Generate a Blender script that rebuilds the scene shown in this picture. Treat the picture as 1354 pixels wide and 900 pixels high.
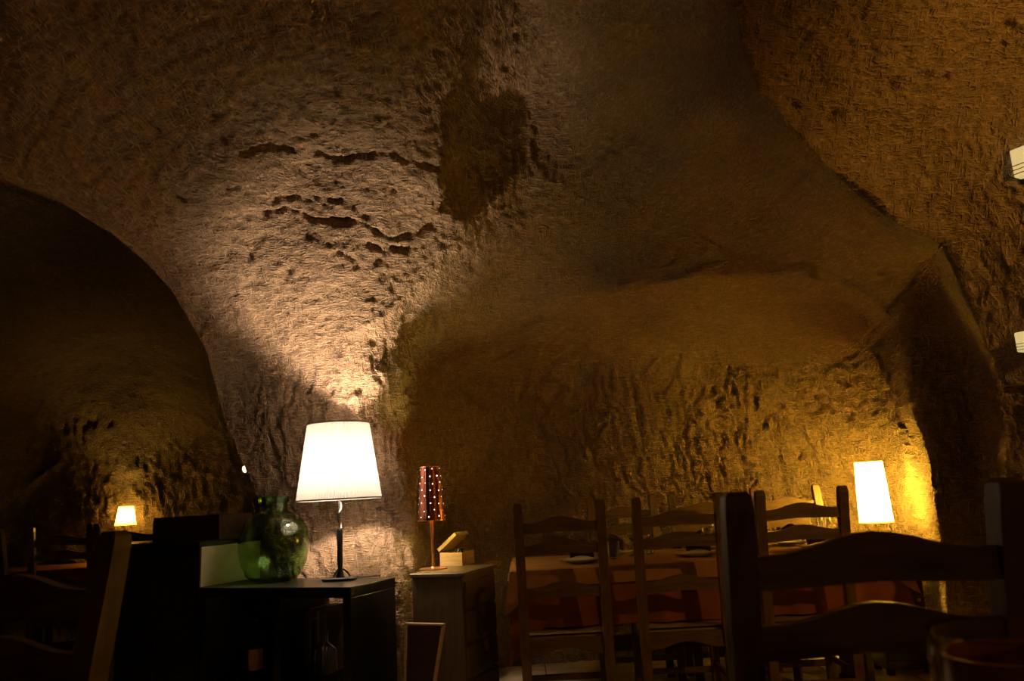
import bpy, bmesh, math, random
import numpy as np
from mathutils import Vector, Matrix
random.seed(7); np.random.seed(7)
for o in list(bpy.data.objects): bpy.data.objects.remove(o)
scn = bpy.context.scene
COL = scn.collection

# ------------------------------------------------------------------ camera
W_, H_ = 1354.0, 900.0
FPX, PITCH, ROLL, CAMH = 1033.0, math.radians(11.06), math.radians(3.2), 1.15
C0 = np.array([0.0, 0.0, CAMH])
_F = np.array([0, math.cos(PITCH), math.sin(PITCH)])
_R0 = np.array([1.0, 0, 0]); _U0 = np.array([0, -math.sin(PITCH), math.cos(PITCH)])
_R = _R0*math.cos(ROLL) - _U0*math.sin(ROLL)
_U = _U0*math.cos(ROLL) + _R0*math.sin(ROLL)
cam = bpy.data.cameras.new('camera'); camo = bpy.data.objects.new('camera', cam); COL.objects.link(camo)
M = Matrix.Identity(4)
for i in range(3):
    M[i][0] = _R[i]; M[i][1] = _U[i]; M[i][2] = -_F[i]; M[i][3] = C0[i]
camo.matrix_world = M
cam.sensor_fit = 'HORIZONTAL'; cam.sensor_width = 23.6; cam.lens = FPX/W_*23.6
cam.clip_start = 0.02; cam.clip_end = 60
cam.dof.use_dof = True; cam.dof.focus_distance = 4.1; cam.dof.aperture_fstop = 3.2
scn.camera = camo
scn.view_settings.view_transform = 'Standard'; scn.view_settings.look = 'None'
scn.view_settings.exposure = 0.0; scn.view_settings.gamma = 1.0
scn.view_settings.use_curve_mapping = False
w = bpy.data.worlds.new('world'); scn.world = w; w.use_nodes = True
w.node_tree.nodes['Background'].inputs[0].default_value = (0.010, 0.006, 0.003, 1)
w.node_tree.nodes['Background'].inputs[1].default_value = 0.05

def rays(u, v):
    u = np.asarray(u, float); v = np.asarray(v, float)
    return (_F*FPX + _R*(u-677)[..., None] - _U*(v-450)[..., None])
def at(u, v, d=None, z=None):
    """point seen at pixel (u,v) at horizontal distance d, or on the height z"""
    r = rays(u, v)
    t = d/r[1] if d is not None else (z-CAMH)/r[2]
    return C0 + r*t

# ------------------------------------------------------------------ helpers
def tag(o, label=None, cat=None, group=None, kind=None):
    if label: o['label'] = label
    if cat: o['category'] = cat
    if group: o['group'] = group
    if kind: o['kind'] = kind
    return o
def empty(name, loc, rz=0.0):
    o = bpy.data.objects.new(name, None); COL.objects.link(o)
    o.location = Vector(loc); o.rotation_euler = (0, 0, rz); o.empty_display_size = 0.1
    return o
def thing(name, label, cat, loc=(0, 0, 0), rz=0.0, group=None):
    return tag(empty(name, loc, rz), label, cat, group)
def copy_tree(o, parent=None):
    c = o.copy(); COL.objects.link(c)
    if parent: c.parent = parent
    for ch in [x for x in bpy.data.objects if x.parent == o]:
        copy_tree(ch, c)
    return c
def bpoint(name, loc, power, color, radius=0.03, parent=None):
    l = bpy.data.lights.new(name, 'POINT'); l.energy = power; l.color = color; l.shadow_soft_size = radius
    o = bpy.data.objects.new(name, l); COL.objects.link(o); o.location = loc
    if parent: o.parent = parent
    return o

class MB:
    def __init__(s): s.v = []; s.f = []
    def add(s, vs, fs):
        n = len(s.v); s.v += [tuple(map(float, p)) for p in vs]; s.f += [tuple(i+n for i in f) for f in fs]; return s
    def box(s, x0, x1, y0, y1, z0, z1, b=0.0, M=None):
        if b > 0:
            bm = bmesh.new(); bmesh.ops.create_cube(bm, size=1)
            for p in bm.verts:
                p.co = Vector(((x0+x1)/2+p.co.x*(x1-x0), (y0+y1)/2+p.co.y*(y1-y0), (z0+z1)/2+p.co.z*(z1-z0)))
            bmesh.ops.bevel(bm, geom=list(bm.edges), offset=b, segments=1, affect='EDGES')
            bm.verts.ensure_lookup_table()
            vs = [p.co.copy() for p in bm.verts]; fs = [[p.index for p in f.verts] for f in bm.faces]; bm.free()
        else:
            vs = [Vector(p) for p in ((x0,y0,z0),(x1,y0,z0),(x1,y1,z0),(x0,y1,z0),(x0,y0,z1),(x1,y0,z1),(x1,y1,z1),(x0,y1,z1))]
            fs = [(3,2,1,0),(4,5,6,7),(0,1,5,4),(1,2,6,5),(2,3,7,6),(3,0,4,7)]
        if M: vs = [M @ p for p in vs]
        return s.add(vs, fs)
    def prism(s, outline, y0, y1):
        """outline in (x,z), extruded along y"""
        n = len(outline)
        vs = [(x, y0, z) for x, z in outline]+[(x, y1, z) for x, z in outline]
        fs = [tuple(range(n)), tuple(range(2*n-1, n-1, -1))]
        fs += [(i, i+n, (i+1) % n+n, (i+1) % n) for i in range(n)]
        return s.add(vs, fs)
    def lathe(s, prof, n=32, c=(0, 0, 0), ripple=None, closed=False):
        """prof: list of (r,z); revolve about z"""
        vs = []
        for r, z in prof:
            for k in range(n):
                a = 2*math.pi*k/n
                rr = r if ripple is None else r+ripple(k, r, z)
                vs.append((c[0]+rr*math.cos(a), c[1]+rr*math.sin(a), c[2]+z))
        m = len(prof); fs = []
        for j in range(m-1+(1 if closed else 0)):
            j2 = (j+1) % m
            for k in range(n):
                fs.append((j*n+k, j*n+(k+1) % n, j2*n+(k+1) % n, j2*n+k))
        if not closed:
            if prof[0][0] > 1e-6 and getattr(s, 'cap', True): fs.append(tuple(range(n-1, -1, -1)))
            if prof[-1][0] > 1e-6 and getattr(s, 'cap', True): fs.append(tuple((m-1)*n+k for k in range(n)))
        return s.add(vs, fs)
    def tube(s, pts, r, n=8):
        pts = [Vector(p) for p in pts]; vs = []; m = len(pts)
        for i, p in enumerate(pts):
            t = (pts[min(i+1, m-1)]-pts[max(i-1, 0)]).normalized()
            a = t.cross(Vector((0, 0, 1)));  a = a if a.length > 1e-3 else t.cross(Vector((1, 0, 0)))
            a.normalize(); b = t.cross(a)
            rr = r[i] if isinstance(r, (list, tuple)) else r
            for k in range(n):
                q = 2*math.pi*k/n; vs.append(p+a*(rr*math.cos(q))+b*(rr*math.sin(q)))
        fs = [(i*n+k, i*n+(k+1) % n, (i+1)*n+(k+1) % n, (i+1)*n+k) for i in range(m-1) for k in range(n)]
        fs += [tuple(range(n-1, -1, -1)), tuple((m-1)*n+k for k in range(n))]
        return s.add(vs, fs)
    def mesh(s, name, mat, smooth=False):
        me = bpy.data.meshes.new(name); me.from_pydata(s.v, [], s.f); me.materials.append(mat)
        bm = bmesh.new(); bm.from_mesh(me); bmesh.ops.recalc_face_normals(bm, faces=bm.faces); bm.to_mesh(me); bm.free()
        if smooth:
            me.polygons.foreach_set('use_smooth', [True]*len(me.polygons))
            try: me.set_sharp_from_angle(angle=math.radians(40))
            except Exception: pass
        me.update(); return me
    def build(s, name, mat, parent=None, smooth=False, loc=None, rz=0.0):
        o = bpy.data.objects.new(name, s.mesh(name, mat, smooth)); COL.objects.link(o)
        if parent: o.parent = parent
        if loc is not None: o.location = Vector(loc)
        o.rotation_euler = (0, 0, rz)
        return o

# ------------------------------------------------------------------ materials
def new_mat(name):
    m = bpy.data.materials.new(name); m.use_nodes = True
    nt = m.node_tree; p = nt.nodes['Principled BSDF']; return m, nt, p
def nd(nt, t, **kw):
    n = nt.nodes.new(t)
    for k, v in kw.items(): setattr(n, k, v)
    return n
def plain(name, col, rough=0.6, metal=0.0, noise=0.15, scale=12.0, stretch=(1, 1, 1), bump=0.0, spec=0.5):
    m, nt, p = new_mat(name)
    tc = nd(nt, 'ShaderNodeTexCoord'); mp = nd(nt, 'ShaderNodeMapping'); mp.inputs['Scale'].default_value = stretch
    nt.links.new(tc.outputs['Object'], mp.inputs[0])
    nz = nd(nt, 'ShaderNodeTexNoise'); nz.inputs['Scale'].default_value = scale; nz.inputs['Detail'].default_value = 4
    nt.links.new(mp.outputs[0], nz.inputs['Vector'])
    rp = nd(nt, 'ShaderNodeValToRGB')
    rp.color_ramp.elements[0].position = 0.3; rp.color_ramp.elements[1].position = 0.7
    rp.color_ramp.elements[0].color = [c*(1-noise) for c in col]+[1]
    rp.color_ramp.elements[1].color = [min(1, c*(1+noise)) for c in col]+[1]
    nt.links.new(nz.outputs['Fac'], rp.inputs[0]); nt.links.new(rp.outputs[0], p.inputs['Base Color'])
    p.inputs['Roughness'].default_value = rough; p.inputs['Metallic'].default_value = metal
    p.inputs['Specular IOR Level'].default_value = spec
    if bump:
        b = nd(nt, 'ShaderNodeBump'); b.inputs['Strength'].default_value = bump; b.inputs['Distance'].default_value = 0.004
        nt.links.new(nz.outputs['Fac'], b.inputs['Height']); nt.links.new(b.outputs[0], p.inputs['Normal'])
    return m
def shade_mat(name, col, trans=0.55):
    m, nt, p = new_mat(name); nt.nodes.remove(p)
    d = nd(nt, 'ShaderNodeBsdfDiffuse'); t = nd(nt, 'ShaderNodeBsdfTranslucent'); x = nd(nt, 'ShaderNodeMixShader')
    d.inputs[0].default_value = col+(1,); t.inputs[0].default_value = col+(1,); x.inputs[0].default_value = trans
    nt.links.new(d.outputs[0], x.inputs[1]); nt.links.new(t.outputs[0], x.inputs[2])
    nt.links.new(x.outputs[0], nt.nodes['Material Output'].inputs[0]); return m
def glow(name, col, s):
    m, nt, p = new_mat(name)
    p.inputs['Base Color'].default_value = col+(1,)
    p.inputs['Emission Color'].default_value = col+(1,); p.inputs['Emission Strength'].default_value = s; return m
def glass(name, col, rough=0.0, ior=1.45):
    m, nt, p = new_mat(name)
    p.inputs['Base Color'].default_value = col+(1,); p.inputs['Roughness'].default_value = rough
    p.inputs['Transmission Weight'].default_value = 1.0; p.inputs['IOR'].default_value = ior; return m

def rock_mat(name, c_lo, c_hi, bump=0.9):
    """soft tuff: blotchy colour, criss-crossed short pick strokes as fine relief, small pits"""
    m, nt, p = new_mat(name); L = nt.links.new
    p.inputs['Roughness'].default_value = 0.95; p.inputs['Specular IOR Level'].default_value = 0.15
    tc = nd(nt, 'ShaderNodeTexCoord')
    strokes = []
    for i, (rot, sc) in enumerate((((0.3, 0.2, 0.5), (16, 16, 120)), ((1.1, 0.7, 0.2), (22, 140, 22)), ((0.5, -0.9, 1.3), (130, 20, 20)), ((-0.8, 0.4, 2.1), (24, 24, 150)))):
        mp = nd(nt, 'ShaderNodeMapping'); mp.inputs['Rotation'].default_value = rot; mp.inputs['Scale'].default_value = sc
        mp.inputs['Location'].default_value = (i*3.1, i*1.7, i*2.3)
        L(tc.outputs['Object'], mp.inputs[0])
        nz = nd(nt, 'ShaderNodeTexNoise'); nz.inputs['Scale'].default_value = 1.0; nz.inputs['Detail'].default_value = 1.5
        L(mp.outputs[0], nz.inputs['Vector'])
        mr = nd(nt, 'ShaderNodeMapRange'); mr.inputs[1].default_value = 0.5; mr.inputs[2].default_value = 0.78
        L(nz.outputs['Fac'], mr.inputs[0]); strokes.append(mr)
    h = strokes[0].outputs[0]
    for s in strokes[1:]:
        mx = nd(nt, 'ShaderNodeMath', operation='MAXIMUM'); L(h, mx.inputs[0]); L(s.outputs[0], mx.inputs[1]); h = mx.outputs[0]
    big = nd(nt, 'ShaderNodeTexNoise'); big.inputs['Scale'].default_value = 3.0; big.inputs['Detail'].default_value = 6; big.inputs['Roughness'].default_value = 0.65
    L(tc.outputs['Object'], big.inputs['Vector'])
    med = nd(nt, 'ShaderNodeTexNoise'); med.inputs['Scale'].default_value = 34.0; med.inputs['Detail'].default_value = 5; med.inputs['Roughness'].default_value = 0.7
    L(tc.outputs['Object'], med.inputs['Vector'])
    rp = nd(nt, 'ShaderNodeValToRGB'); rp.color_ramp.elements[0].position = 0.32; rp.color_ramp.elements[1].position = 0.68
    rp.color_ramp.elements[0].color = c_lo+(1,); rp.color_ramp.elements[1].color = c_hi+(1,)
    L(big.outputs['Fac'], rp.inputs[0])
    mx = nd(nt, 'ShaderNodeMix', data_type='RGBA', blend_type='MIX'); mx.inputs['B'].default_value = tuple(min(1, c*1.7) for c in c_hi)+(1,)
    ml = nd(nt, 'ShaderNodeMath', operation='MULTIPLY'); ml.inputs[1].default_value = 0.65; L(h, ml.inputs[0])
    L(ml.outputs[0], mx.inputs['Factor']); L(rp.outputs[0], mx.inputs['A'])
    # dark pits
    pit = nd(nt, 'ShaderNodeTexVoronoi'); pit.inputs['Scale'].default_value = 7.0; L(tc.outputs['Object'], pit.inputs['Vector'])
    pr = nd(nt, 'ShaderNodeMapRange'); pr.inputs[1].default_value = 0.06; pr.inputs[2].default_value = 0.16; L(pit.outputs['Distance'], pr.inputs[0])
    L(mx.outputs['Result'], p.inputs['Base Color'])
    sm = nd(nt, 'ShaderNodeMath', operation='MULTIPLY_ADD'); sm.inputs[1].default_value = 0.8; L(med.outputs['Fac'], sm.inputs[0]); L(h, sm.inputs[2])
    sm2 = nd(nt, 'ShaderNodeMath', operation='MULTIPLY_ADD'); sm2.inputs[1].default_value = 1.2; L(pr.outputs[0], sm2.inputs[0]); L(sm.outputs[0], sm2.inputs[2])
    b = nd(nt, 'ShaderNodeBump'); b.inputs['Strength'].default_value = bump; b.inputs['Distance'].default_value = 0.014
    L(sm2.outputs[0], b.inputs['Height']); L(b.outputs[0], p.inputs['Normal'])
    return m

MT = {}
MT['rock'] = rock_mat('carved_tuff', (0.23, 0.150, 0.092), (0.33, 0.222, 0.140))
MT['tile'] = plain('floor_tile', (0.58, 0.46, 0.28), 0.45, noise=0.2, scale=5)
MT['grout'] = plain('floor_grout', (0.16, 0.12, 0.08), 0.9)
MT['wood'] = plain('chair_wood', (0.13, 0.068, 0.026), 0.42, noise=0.3, scale=9, stretch=(6, 6, 1), bump=0.2)
MT['slatwood'] = plain('chair_slat_wood', (0.13, 0.068, 0.026), 0.42, noise=0.3, scale=9, stretch=(1, 6, 6), bump=0.2)
MT['rush'] = plain('rush_seat', (0.30, 0.19, 0.08), 0.8, noise=0.3, scale=30, stretch=(1, 8, 1), bump=0.4)
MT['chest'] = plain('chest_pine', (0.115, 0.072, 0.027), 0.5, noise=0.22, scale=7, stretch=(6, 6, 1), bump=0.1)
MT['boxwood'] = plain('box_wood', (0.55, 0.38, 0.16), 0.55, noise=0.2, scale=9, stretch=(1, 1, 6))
MT['darkwood'] = plain('dark_red_wood', (0.06, 0.022, 0.012), 0.4, noise=0.3, scale=8, stretch=(1, 6, 6))
MT['black'] = plain('black_lacquer', (0.008, 0.0075, 0.007), 0.3, noise=0.2, spec=0.4)
MT['cream'] = plain('cream_board', (0.50, 0.45, 0.30), 0.6, noise=0.08)
MT['iron'] = plain('black_iron', (0.012, 0.012, 0.012), 0.35, metal=0.3)
MT['steel'] = plain('steel', (0.45, 0.45, 0.45), 0.25, metal=1.0)
MT['copper'] = plain('copper', (0.85, 0.42, 0.25), 0.33, metal=1.0, noise=0.1)
MT['copperdark'] = plain('dark_copper', (0.30, 0.085, 0.045), 0.30, metal=0.9, noise=0.15)
MT['brass'] = plain('brass', (0.6, 0.42, 0.15), 0.3, metal=1.0, noise=0.1)
MT['cable'] = plain('black_cable', (0.01, 0.01, 0.01), 0.5)
MT['cloth_rust'] = plain('rust_cloth', (0.27, 0.072, 0.018), 0.85, noise=0.15, scale=14, bump=0.1)
MT['cloth_orange'] = plain('orange_cloth', (0.40, 0.185, 0.055), 0.85, noise=0.12, scale=14, bump=0.1)
MT['napkin'] = plain('dark_napkin', (0.045, 0.012, 0.010), 0.8)
MT['china'] = plain('white_china', (0.75, 0.72, 0.66), 0.15, noise=0.03)
MT['paper'] = plain('paper_label', (0.40, 0.20, 0.08), 0.7, noise=0.25, scale=25)
MT['shade_white'] = shade_mat('pleated_white_fabric', (0.42, 0.41, 0.39), 0.19)
MT['shade_warm'] = shade_mat('warm_shade_fabric', (0.95, 0.84, 0.52), 0.80)
MT['dots'] = glow('lamp_light_through_holes', (1.0, 0.80, 0.85), 6.0)
MT['sconce'] = glow('sconce_diffuser', (1.0, 0.80, 0.34), 0.55)
MT['flame'] = glow('small_lamp_glow', (1.0, 0.75, 0.45), 3.0)
MT['green'] = glass('green_bottle_glass', (0.55, 0.76, 0.42))
MT['clear'] = glass('clear_glass', (0.95, 0.95, 0.92))
MT['brownglass'] = glass('brown_glass', (0.35, 0.15, 0.05))
MT['amber'] = plain('terracotta_glaze', (0.42, 0.13, 0.035), 0.25, noise=0.3, scale=18)
MT['mag'] = [plain('book_cover_%d' % i, c, 0.5) for i, c in enumerate(((0.06, 0.03, 0.02), (0.12, 0.08, 0.04), (0.03, 0.03, 0.03), (0.20, 0.13, 0.06), (0.05, 0.02, 0.02)))]

# ------------------------------------------------------------------ numeric noise
def _h(ix, iy, iz, s):
    n = (ix*374761393 + iy*668265263 + iz*2147483647 + s*1274126177) & 0xffffffff
    n = ((n ^ (n >> 13))*1274126177) & 0xffffffff
    return ((n ^ (n >> 16)) & 0xffff)/65535.0
def noise(P, s=0):
    f = np.floor(P); i = f.astype(np.int64); t = P-f; t = t*t*t*(t*(t*6-15)+10)
    x, y, z = i[:, 0], i[:, 1], i[:, 2]; r = 0
    for dx in (0, 1):
        for dy in (0, 1):
            for dz in (0, 1):
                wt = (t[:, 0] if dx else 1-t[:, 0])*(t[:, 1] if dy else 1-t[:, 1])*(t[:, 2] if dz else 1-t[:, 2])
                r = r+wt*_h(x+dx, y+dy, z+dz, s)
    return r*2-1
def fbm(P, o=3, s=0, g=0.5):
    a, r = 1.0, 0
    for k in range(o):
        r = r+a*noise(P, s+k*17); P = P*2.03+3.7; a *= g
    return r

# ------------------------------------------------------------------ the carved rock
def tps(ctrl):
    c = np.array(ctrl, float); x = c[:, :2]/300.0; n = len(c)
    r2 = ((x[:, None]-x[None])**2).sum(-1); K = 0.5*r2*np.log(r2+1e-12)
    K += np.eye(n)*0.01
    P = np.hstack([np.ones((n, 1)), x]); A = np.zeros((n+3, n+3)); A[:n, :n] = K; A[:n, n:] = P; A[n:, :n] = P.T
    s = np.linalg.solve(A, np.concatenate([np.log(c[:, 2]), np.zeros(3)]))
    def f(u, v):
        q = np.stack([u, v], -1)/300.0
        out = s[n]+q[:, 0]*s[n+1]+q[:, 1]*s[n+2]
        for k in range(n):
            r2 = ((q-x[k])**2).sum(-1); out = out+s[k]*0.5*r2*np.log(r2+1e-12)
        return np.exp(out)
    return f
def polyd(u, v, pl):
    """signed pixel distance to a polyline (positive on its right-hand side, walking along, y down) and the interpolated 3rd column"""
    pl = np.array(pl, float); best = np.full(u.shape, 1e9); sg = np.zeros(u.shape); am = np.zeros(u.shape); ws = np.zeros(u.shape)
    for a, b in zip(pl[:-1], pl[1:]):
        d = b[:2]-a[:2]; L2 = d@d
        t = np.clip(((u-a[0])*d[0]+(v-a[1])*d[1])/L2, 0, 1)
        px, py = a[0]+t*d[0], a[1]+t*d[1]; q = np.hypot(u-px, v-py)
        cr = d[0]*(v-a[1])-d[1]*(u-a[0])
        k = q < best-1e-9
        best = np.where(k, q, best); sg = np.where(k, np.sign(cr), sg)
        if pl.shape[1] > 2: wt = math.sqrt(L2)/(q+3.0)**3; am = am+wt*(a[2]+t*(b[2]-a[2])); ws = ws+wt
    return best*sg, (am/ws if pl.shape[1] > 2 else am)
def fall(sd, w): return np.where(sd > 0, 1-np.exp(-np.maximum(sd, 0)/w), 0.0)
def sstep(x, a, b):
    t = np.clip((x-a)/(b-a), 0, 1); return t*t*(3-2*t)

base_A = tps([
 # pier and its flare into the vault
 (380, 760, 4.75), (300, 620, 4.80), (380, 620, 4.78), (460, 700, 4.74), (430, 540, 4.62), (340, 500, 4.58), (430, 450, 4.42), (350, 430, 4.36),
 (280, 430, 4.25), (430, 350, 4.00), (320, 350, 3.95), (220, 340, 3.75), (430, 250, 3.66), (300, 250, 3.50), (150, 280, 3.25), (430, 150, 3.25),
 (280, 150, 3.05), (100, 200, 2.85), (430, 0, 2.65), (200, 0, 2.35), (0, 100, 2.35), (0, 0, 2.10), (0, 225, 2.60), (-300, 150, 2.0), (-400, -300, 1.4), (430, -250, 1.95),
 (520, 300, 3.95), (560, 200, 3.55), (560, 100, 3.15), (560, 0, 2.75), (380, 1000, 4.8), (520, 760, 4.56), (520, 600, 4.44), (520, 490, 4.38), (545, 600, 4.55), (545, 760, 4.66), (545, 480, 4.5), (480, 600, 4.54),
 # vault
 (700, 0, 3.25), (700, 130, 3.95), (690, 230, 4.2), (760, 60, 3.6), (800, 300, 4.45), (900, 200, 4.0), (850, 80, 3.55), (800, 0, 3.15), (700, -250, 2.2), (700, -500, 1.35), (1000, 300, 4.3),
 # alcove plane
 (600, 370, 4.4), (600, 500, 4.8), (600, 700, 4.85), (800, 400, 4.6), (800, 550, 4.8), (800, 760, 4.85), (1000, 370, 4.45), (1000, 550, 4.75), (1000, 760, 4.8), (1150, 450, 4.45), (1150, 650, 4.6),
 (600, 1000, 4.85), (1000, 1000, 4.85),
 # dark face between the niche and the near wall, and the vault behind the near arch
 (1235, 450, 4.22), (1235, 600, 4.26), (1255, 700, 4.28), (1290, 900, 4.36), (1310, 520, 4.34), (1345, 720, 4.42), (1240, 340, 4.1), (1180, 300, 4.0), (1100, 215, 3.8), (1000, 100, 3.4), (960, 0, 3.0), (1300, 200, 3.6), (1500, 500, 4.2), (1500, 900, 4.4),
 (1300, 0, 3.1), (1760, 0, 2.8), (1760, 1000, 4.0), (2700, 600, 3.0), (2700, -500, 1.5), (1760, -500, 1.6), (-400, -500, 1.2), (1100, -300, 2.1)])
base_R = tps([(1312, 480, 3.35), (1338, 640, 3.4), (1252, 318, 3.3), (1190, 302, 3.2), (1100, 228, 2.98), (1002, 118, 2.76), (966, 0, 2.52), (1354, 300, 3.12), (1354, 500, 3.2), (1354, 750, 3.25), (1200, 200, 3.05), (1354, 100, 2.9), (1200, 0, 2.6), (1354, 0, 2.68),
 (1600, 300, 2.65), (1600, 750, 2.75), (1760, -200, 2.0), (1100, -300, 1.95), (1760, 1000, 2.6), (1760, -500, 1.45), (2300, 300, 1.95), (2300, 900, 2.0), (2700, 300, 1.55), (2700, 1000, 1.55), (2300, -500, 1.3), (2700, -500, 1.1), (940, -250, 2.0), (900, -500, 1.3), (1354, 1000, 3.25)])
E1 = [(470, 1000, .06), (455, 760, .06), (449, 560, .08), (447, 475, .10), (455, 446, .14), (478, 432, .26), (504, 420, .42), (531, 398, .60), (567, 362, .65), (598, 331, .60), (633, 296, .45), (660, 262, .25), (690, 215, .05), (705, 150, 0), (720, 60, 0), (735, -150, 0), (740, -600, 0)]
E1 = E1[::-1]
E2 = [(640, -250, .3), (632, 0, .32), (612, 80, .36), (592, 150, .38), (582, 220, .30), (580, 258, .12), (578, 290, 0), (572, 340, 0), (560, 420, 0), (545, 700, 0)]
ER = [(1345, 1000, 11), (1338, 640, 11), (1312, 480, 12), (1252, 318, 16), (1190, 302, 28), (1100, 228, 45), (1002, 118, 50), (966, 0, 50), (940, -250, 50), (920, -520, 50)]
NI = [(575, 1200, 34), (553, 760, 34), (543, 600, 34), (539, 490, 36), (548, 450, 45), (580, 434, 55), (650, 416, 60), (800, 390, 60), (950, 368, 60), (1060, 374, 58), (1130, 392, 50), (1178, 432, 38), (1206, 520, 24), (1222, 640, 22), (1242, 760, 22), (1262, 1200, 22)]
def depth_A(u, v):
    d = base_A(u, v)
    s, a = polyd(u, v, E1); d = d+a*fall(-s, 50)
    s, a = polyd(u, v, E2); d = d+a*fall(-s, 22)*np.exp(-np.maximum(-s, 0)/220.0)
    s, a = polyd(u, v, NI); n = 0.70*(1-np.exp(-(np.maximum(s+6, 0)/a)**1.5))
    d = d+n
    s, a = polyd(u, v, ER); w = fall(-s, a); d = base_R(u, v)*(1-w)+d*w
    return d, n
ARCH = [(-520, 120), (-300, 165), (-100, 212), (20, 243), (80, 266), (150, 310), (195, 350), (232, 392), (255, 432), (272, 462), (283, 500), (292, 535), (307, 578), (322, 612), (338, 645), (350, 680), (356, 720), (358, 1020)]
CRACKS = [([(318, 203), (350, 199), (388, 207)], 4.0, .05), ([(420, 214), (450, 222), (480, 216), (525, 214), (540, 223), (582, 226)], 4.0, .055), ([(350, 288), (380, 284), (410, 295), (452, 302), (470, 300)], 3.5, .05),
          ([(475, 298), (505, 312), (518, 322)], 3.0, .035), ([(520, 322), (560, 315), (590, 290)], 3.5, .04), ([(220, 196), (256, 199)], 2.5, .03), ([(500, 205), (440, 208)], 2.5, .02),
          ([(228, 262), (244, 270), (268, 266)], 3.0, .03), ([(300, 250), (318, 246)], 3.0, .03), ([(490, 330), (510, 338), (545, 332)], 4.0, .035), ([(448, 340), (470, 350)], 3.0, .03), ([(300, 345), (318, 352)], 3.0, .03)]
PITS = [(381, 364, 6, .05), (1053, 143, 7, .04), (1110, 153, 7, .04), (1182, 118, 9, .04), (1333, 36, 8, .04), (285, 160, 8, .03), (1105, 160, 6, .03), (330, 345, 5, .03), (240, 268, 5, .03)]

def axis(lo, hi, a, b, fine, coarse):
    left = np.arange(a-coarse, lo, -coarse)[::-1]; right = np.arange(b+coarse, hi, coarse)
    return np.concatenate([[lo], left, np.arange(a, b+fine*.5, fine), right, [hi]])
def grid_mesh(U, V, P, keep):
    nu, nv = len(U), len(V)
    idx = np.arange(nu*nv).reshape(nv, nu)
    q = np.stack([idx[:-1, :-1], idx[1:, :-1], idx[1:, 1:], idx[:-1, 1:]], -1).reshape(-1, 4)
    return q[keep]
def normals(P, nu, nv):
    G = P.reshape(nv, nu, 3); du = np.gradient(G, axis=1); dv = np.gradient(G, axis=0)
    n = np.cross(dv, du); n /= np.linalg.norm(n, axis=-1, keepdims=True)+1e-12
    n = n.reshape(-1, 3); s = np.sign(((C0-P)*n).sum(-1))[:, None]; return n*np.where(s == 0, 1, s)
def rock_relief(P, N, u, v, niche, strength=1.0, pierface=None):
    up = np.abs(N[:, 2]); wall = 1-sstep(up, .35, .8)
    h = 0.045*fbm(P/0.75, 2, 1)+0.018*fbm(P/0.24, 2, 5)
    wx = P+0.035*np.stack([fbm(P/0.12, 2, 31), fbm(P/0.12, 2, 37), fbm(P/0.12, 2, 41)], -1)
    t = np.stack([wx[:, 0]*0.9+wx[:, 1]*0.45+0.10*wx[:, 2], wx[:, 1]*0.3, wx[:, 2]*0.24], -1)
    g = 1-np.abs(fbm(t/np.where(niche > .2, 0.031, 0.040)[:, None], 2, 51)); g2 = fbm(t/np.array([0.022, 0.03, 0.05]), 2, 61)
    nm = np.clip(niche/0.5, 0, 1); pm = sstep(v, 380, 520)*(1-sstep(u, 520, 560)); h = h+wall*((0.018+0.018*nm+0.016*pm)*(g-0.6)+0.008*g2)
    i = fbm(wx/np.array([0.06, 0.06, 0.025]), 3, 71)
    h = h+(1-wall)*0.010*i+0.005*fbm(P/0.035, 2, 81)
    if pierface is not None:
        r = fbm(wx/np.array([0.11, 0.11, 0.035]), 3, 91); r = np.where(r > 0.12, r-0.12, 0)
        h = h-pierface*0.026*r-pierface*0.008*np.abs(fbm(P/0.03, 2, 97))
    return h*strength
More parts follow.
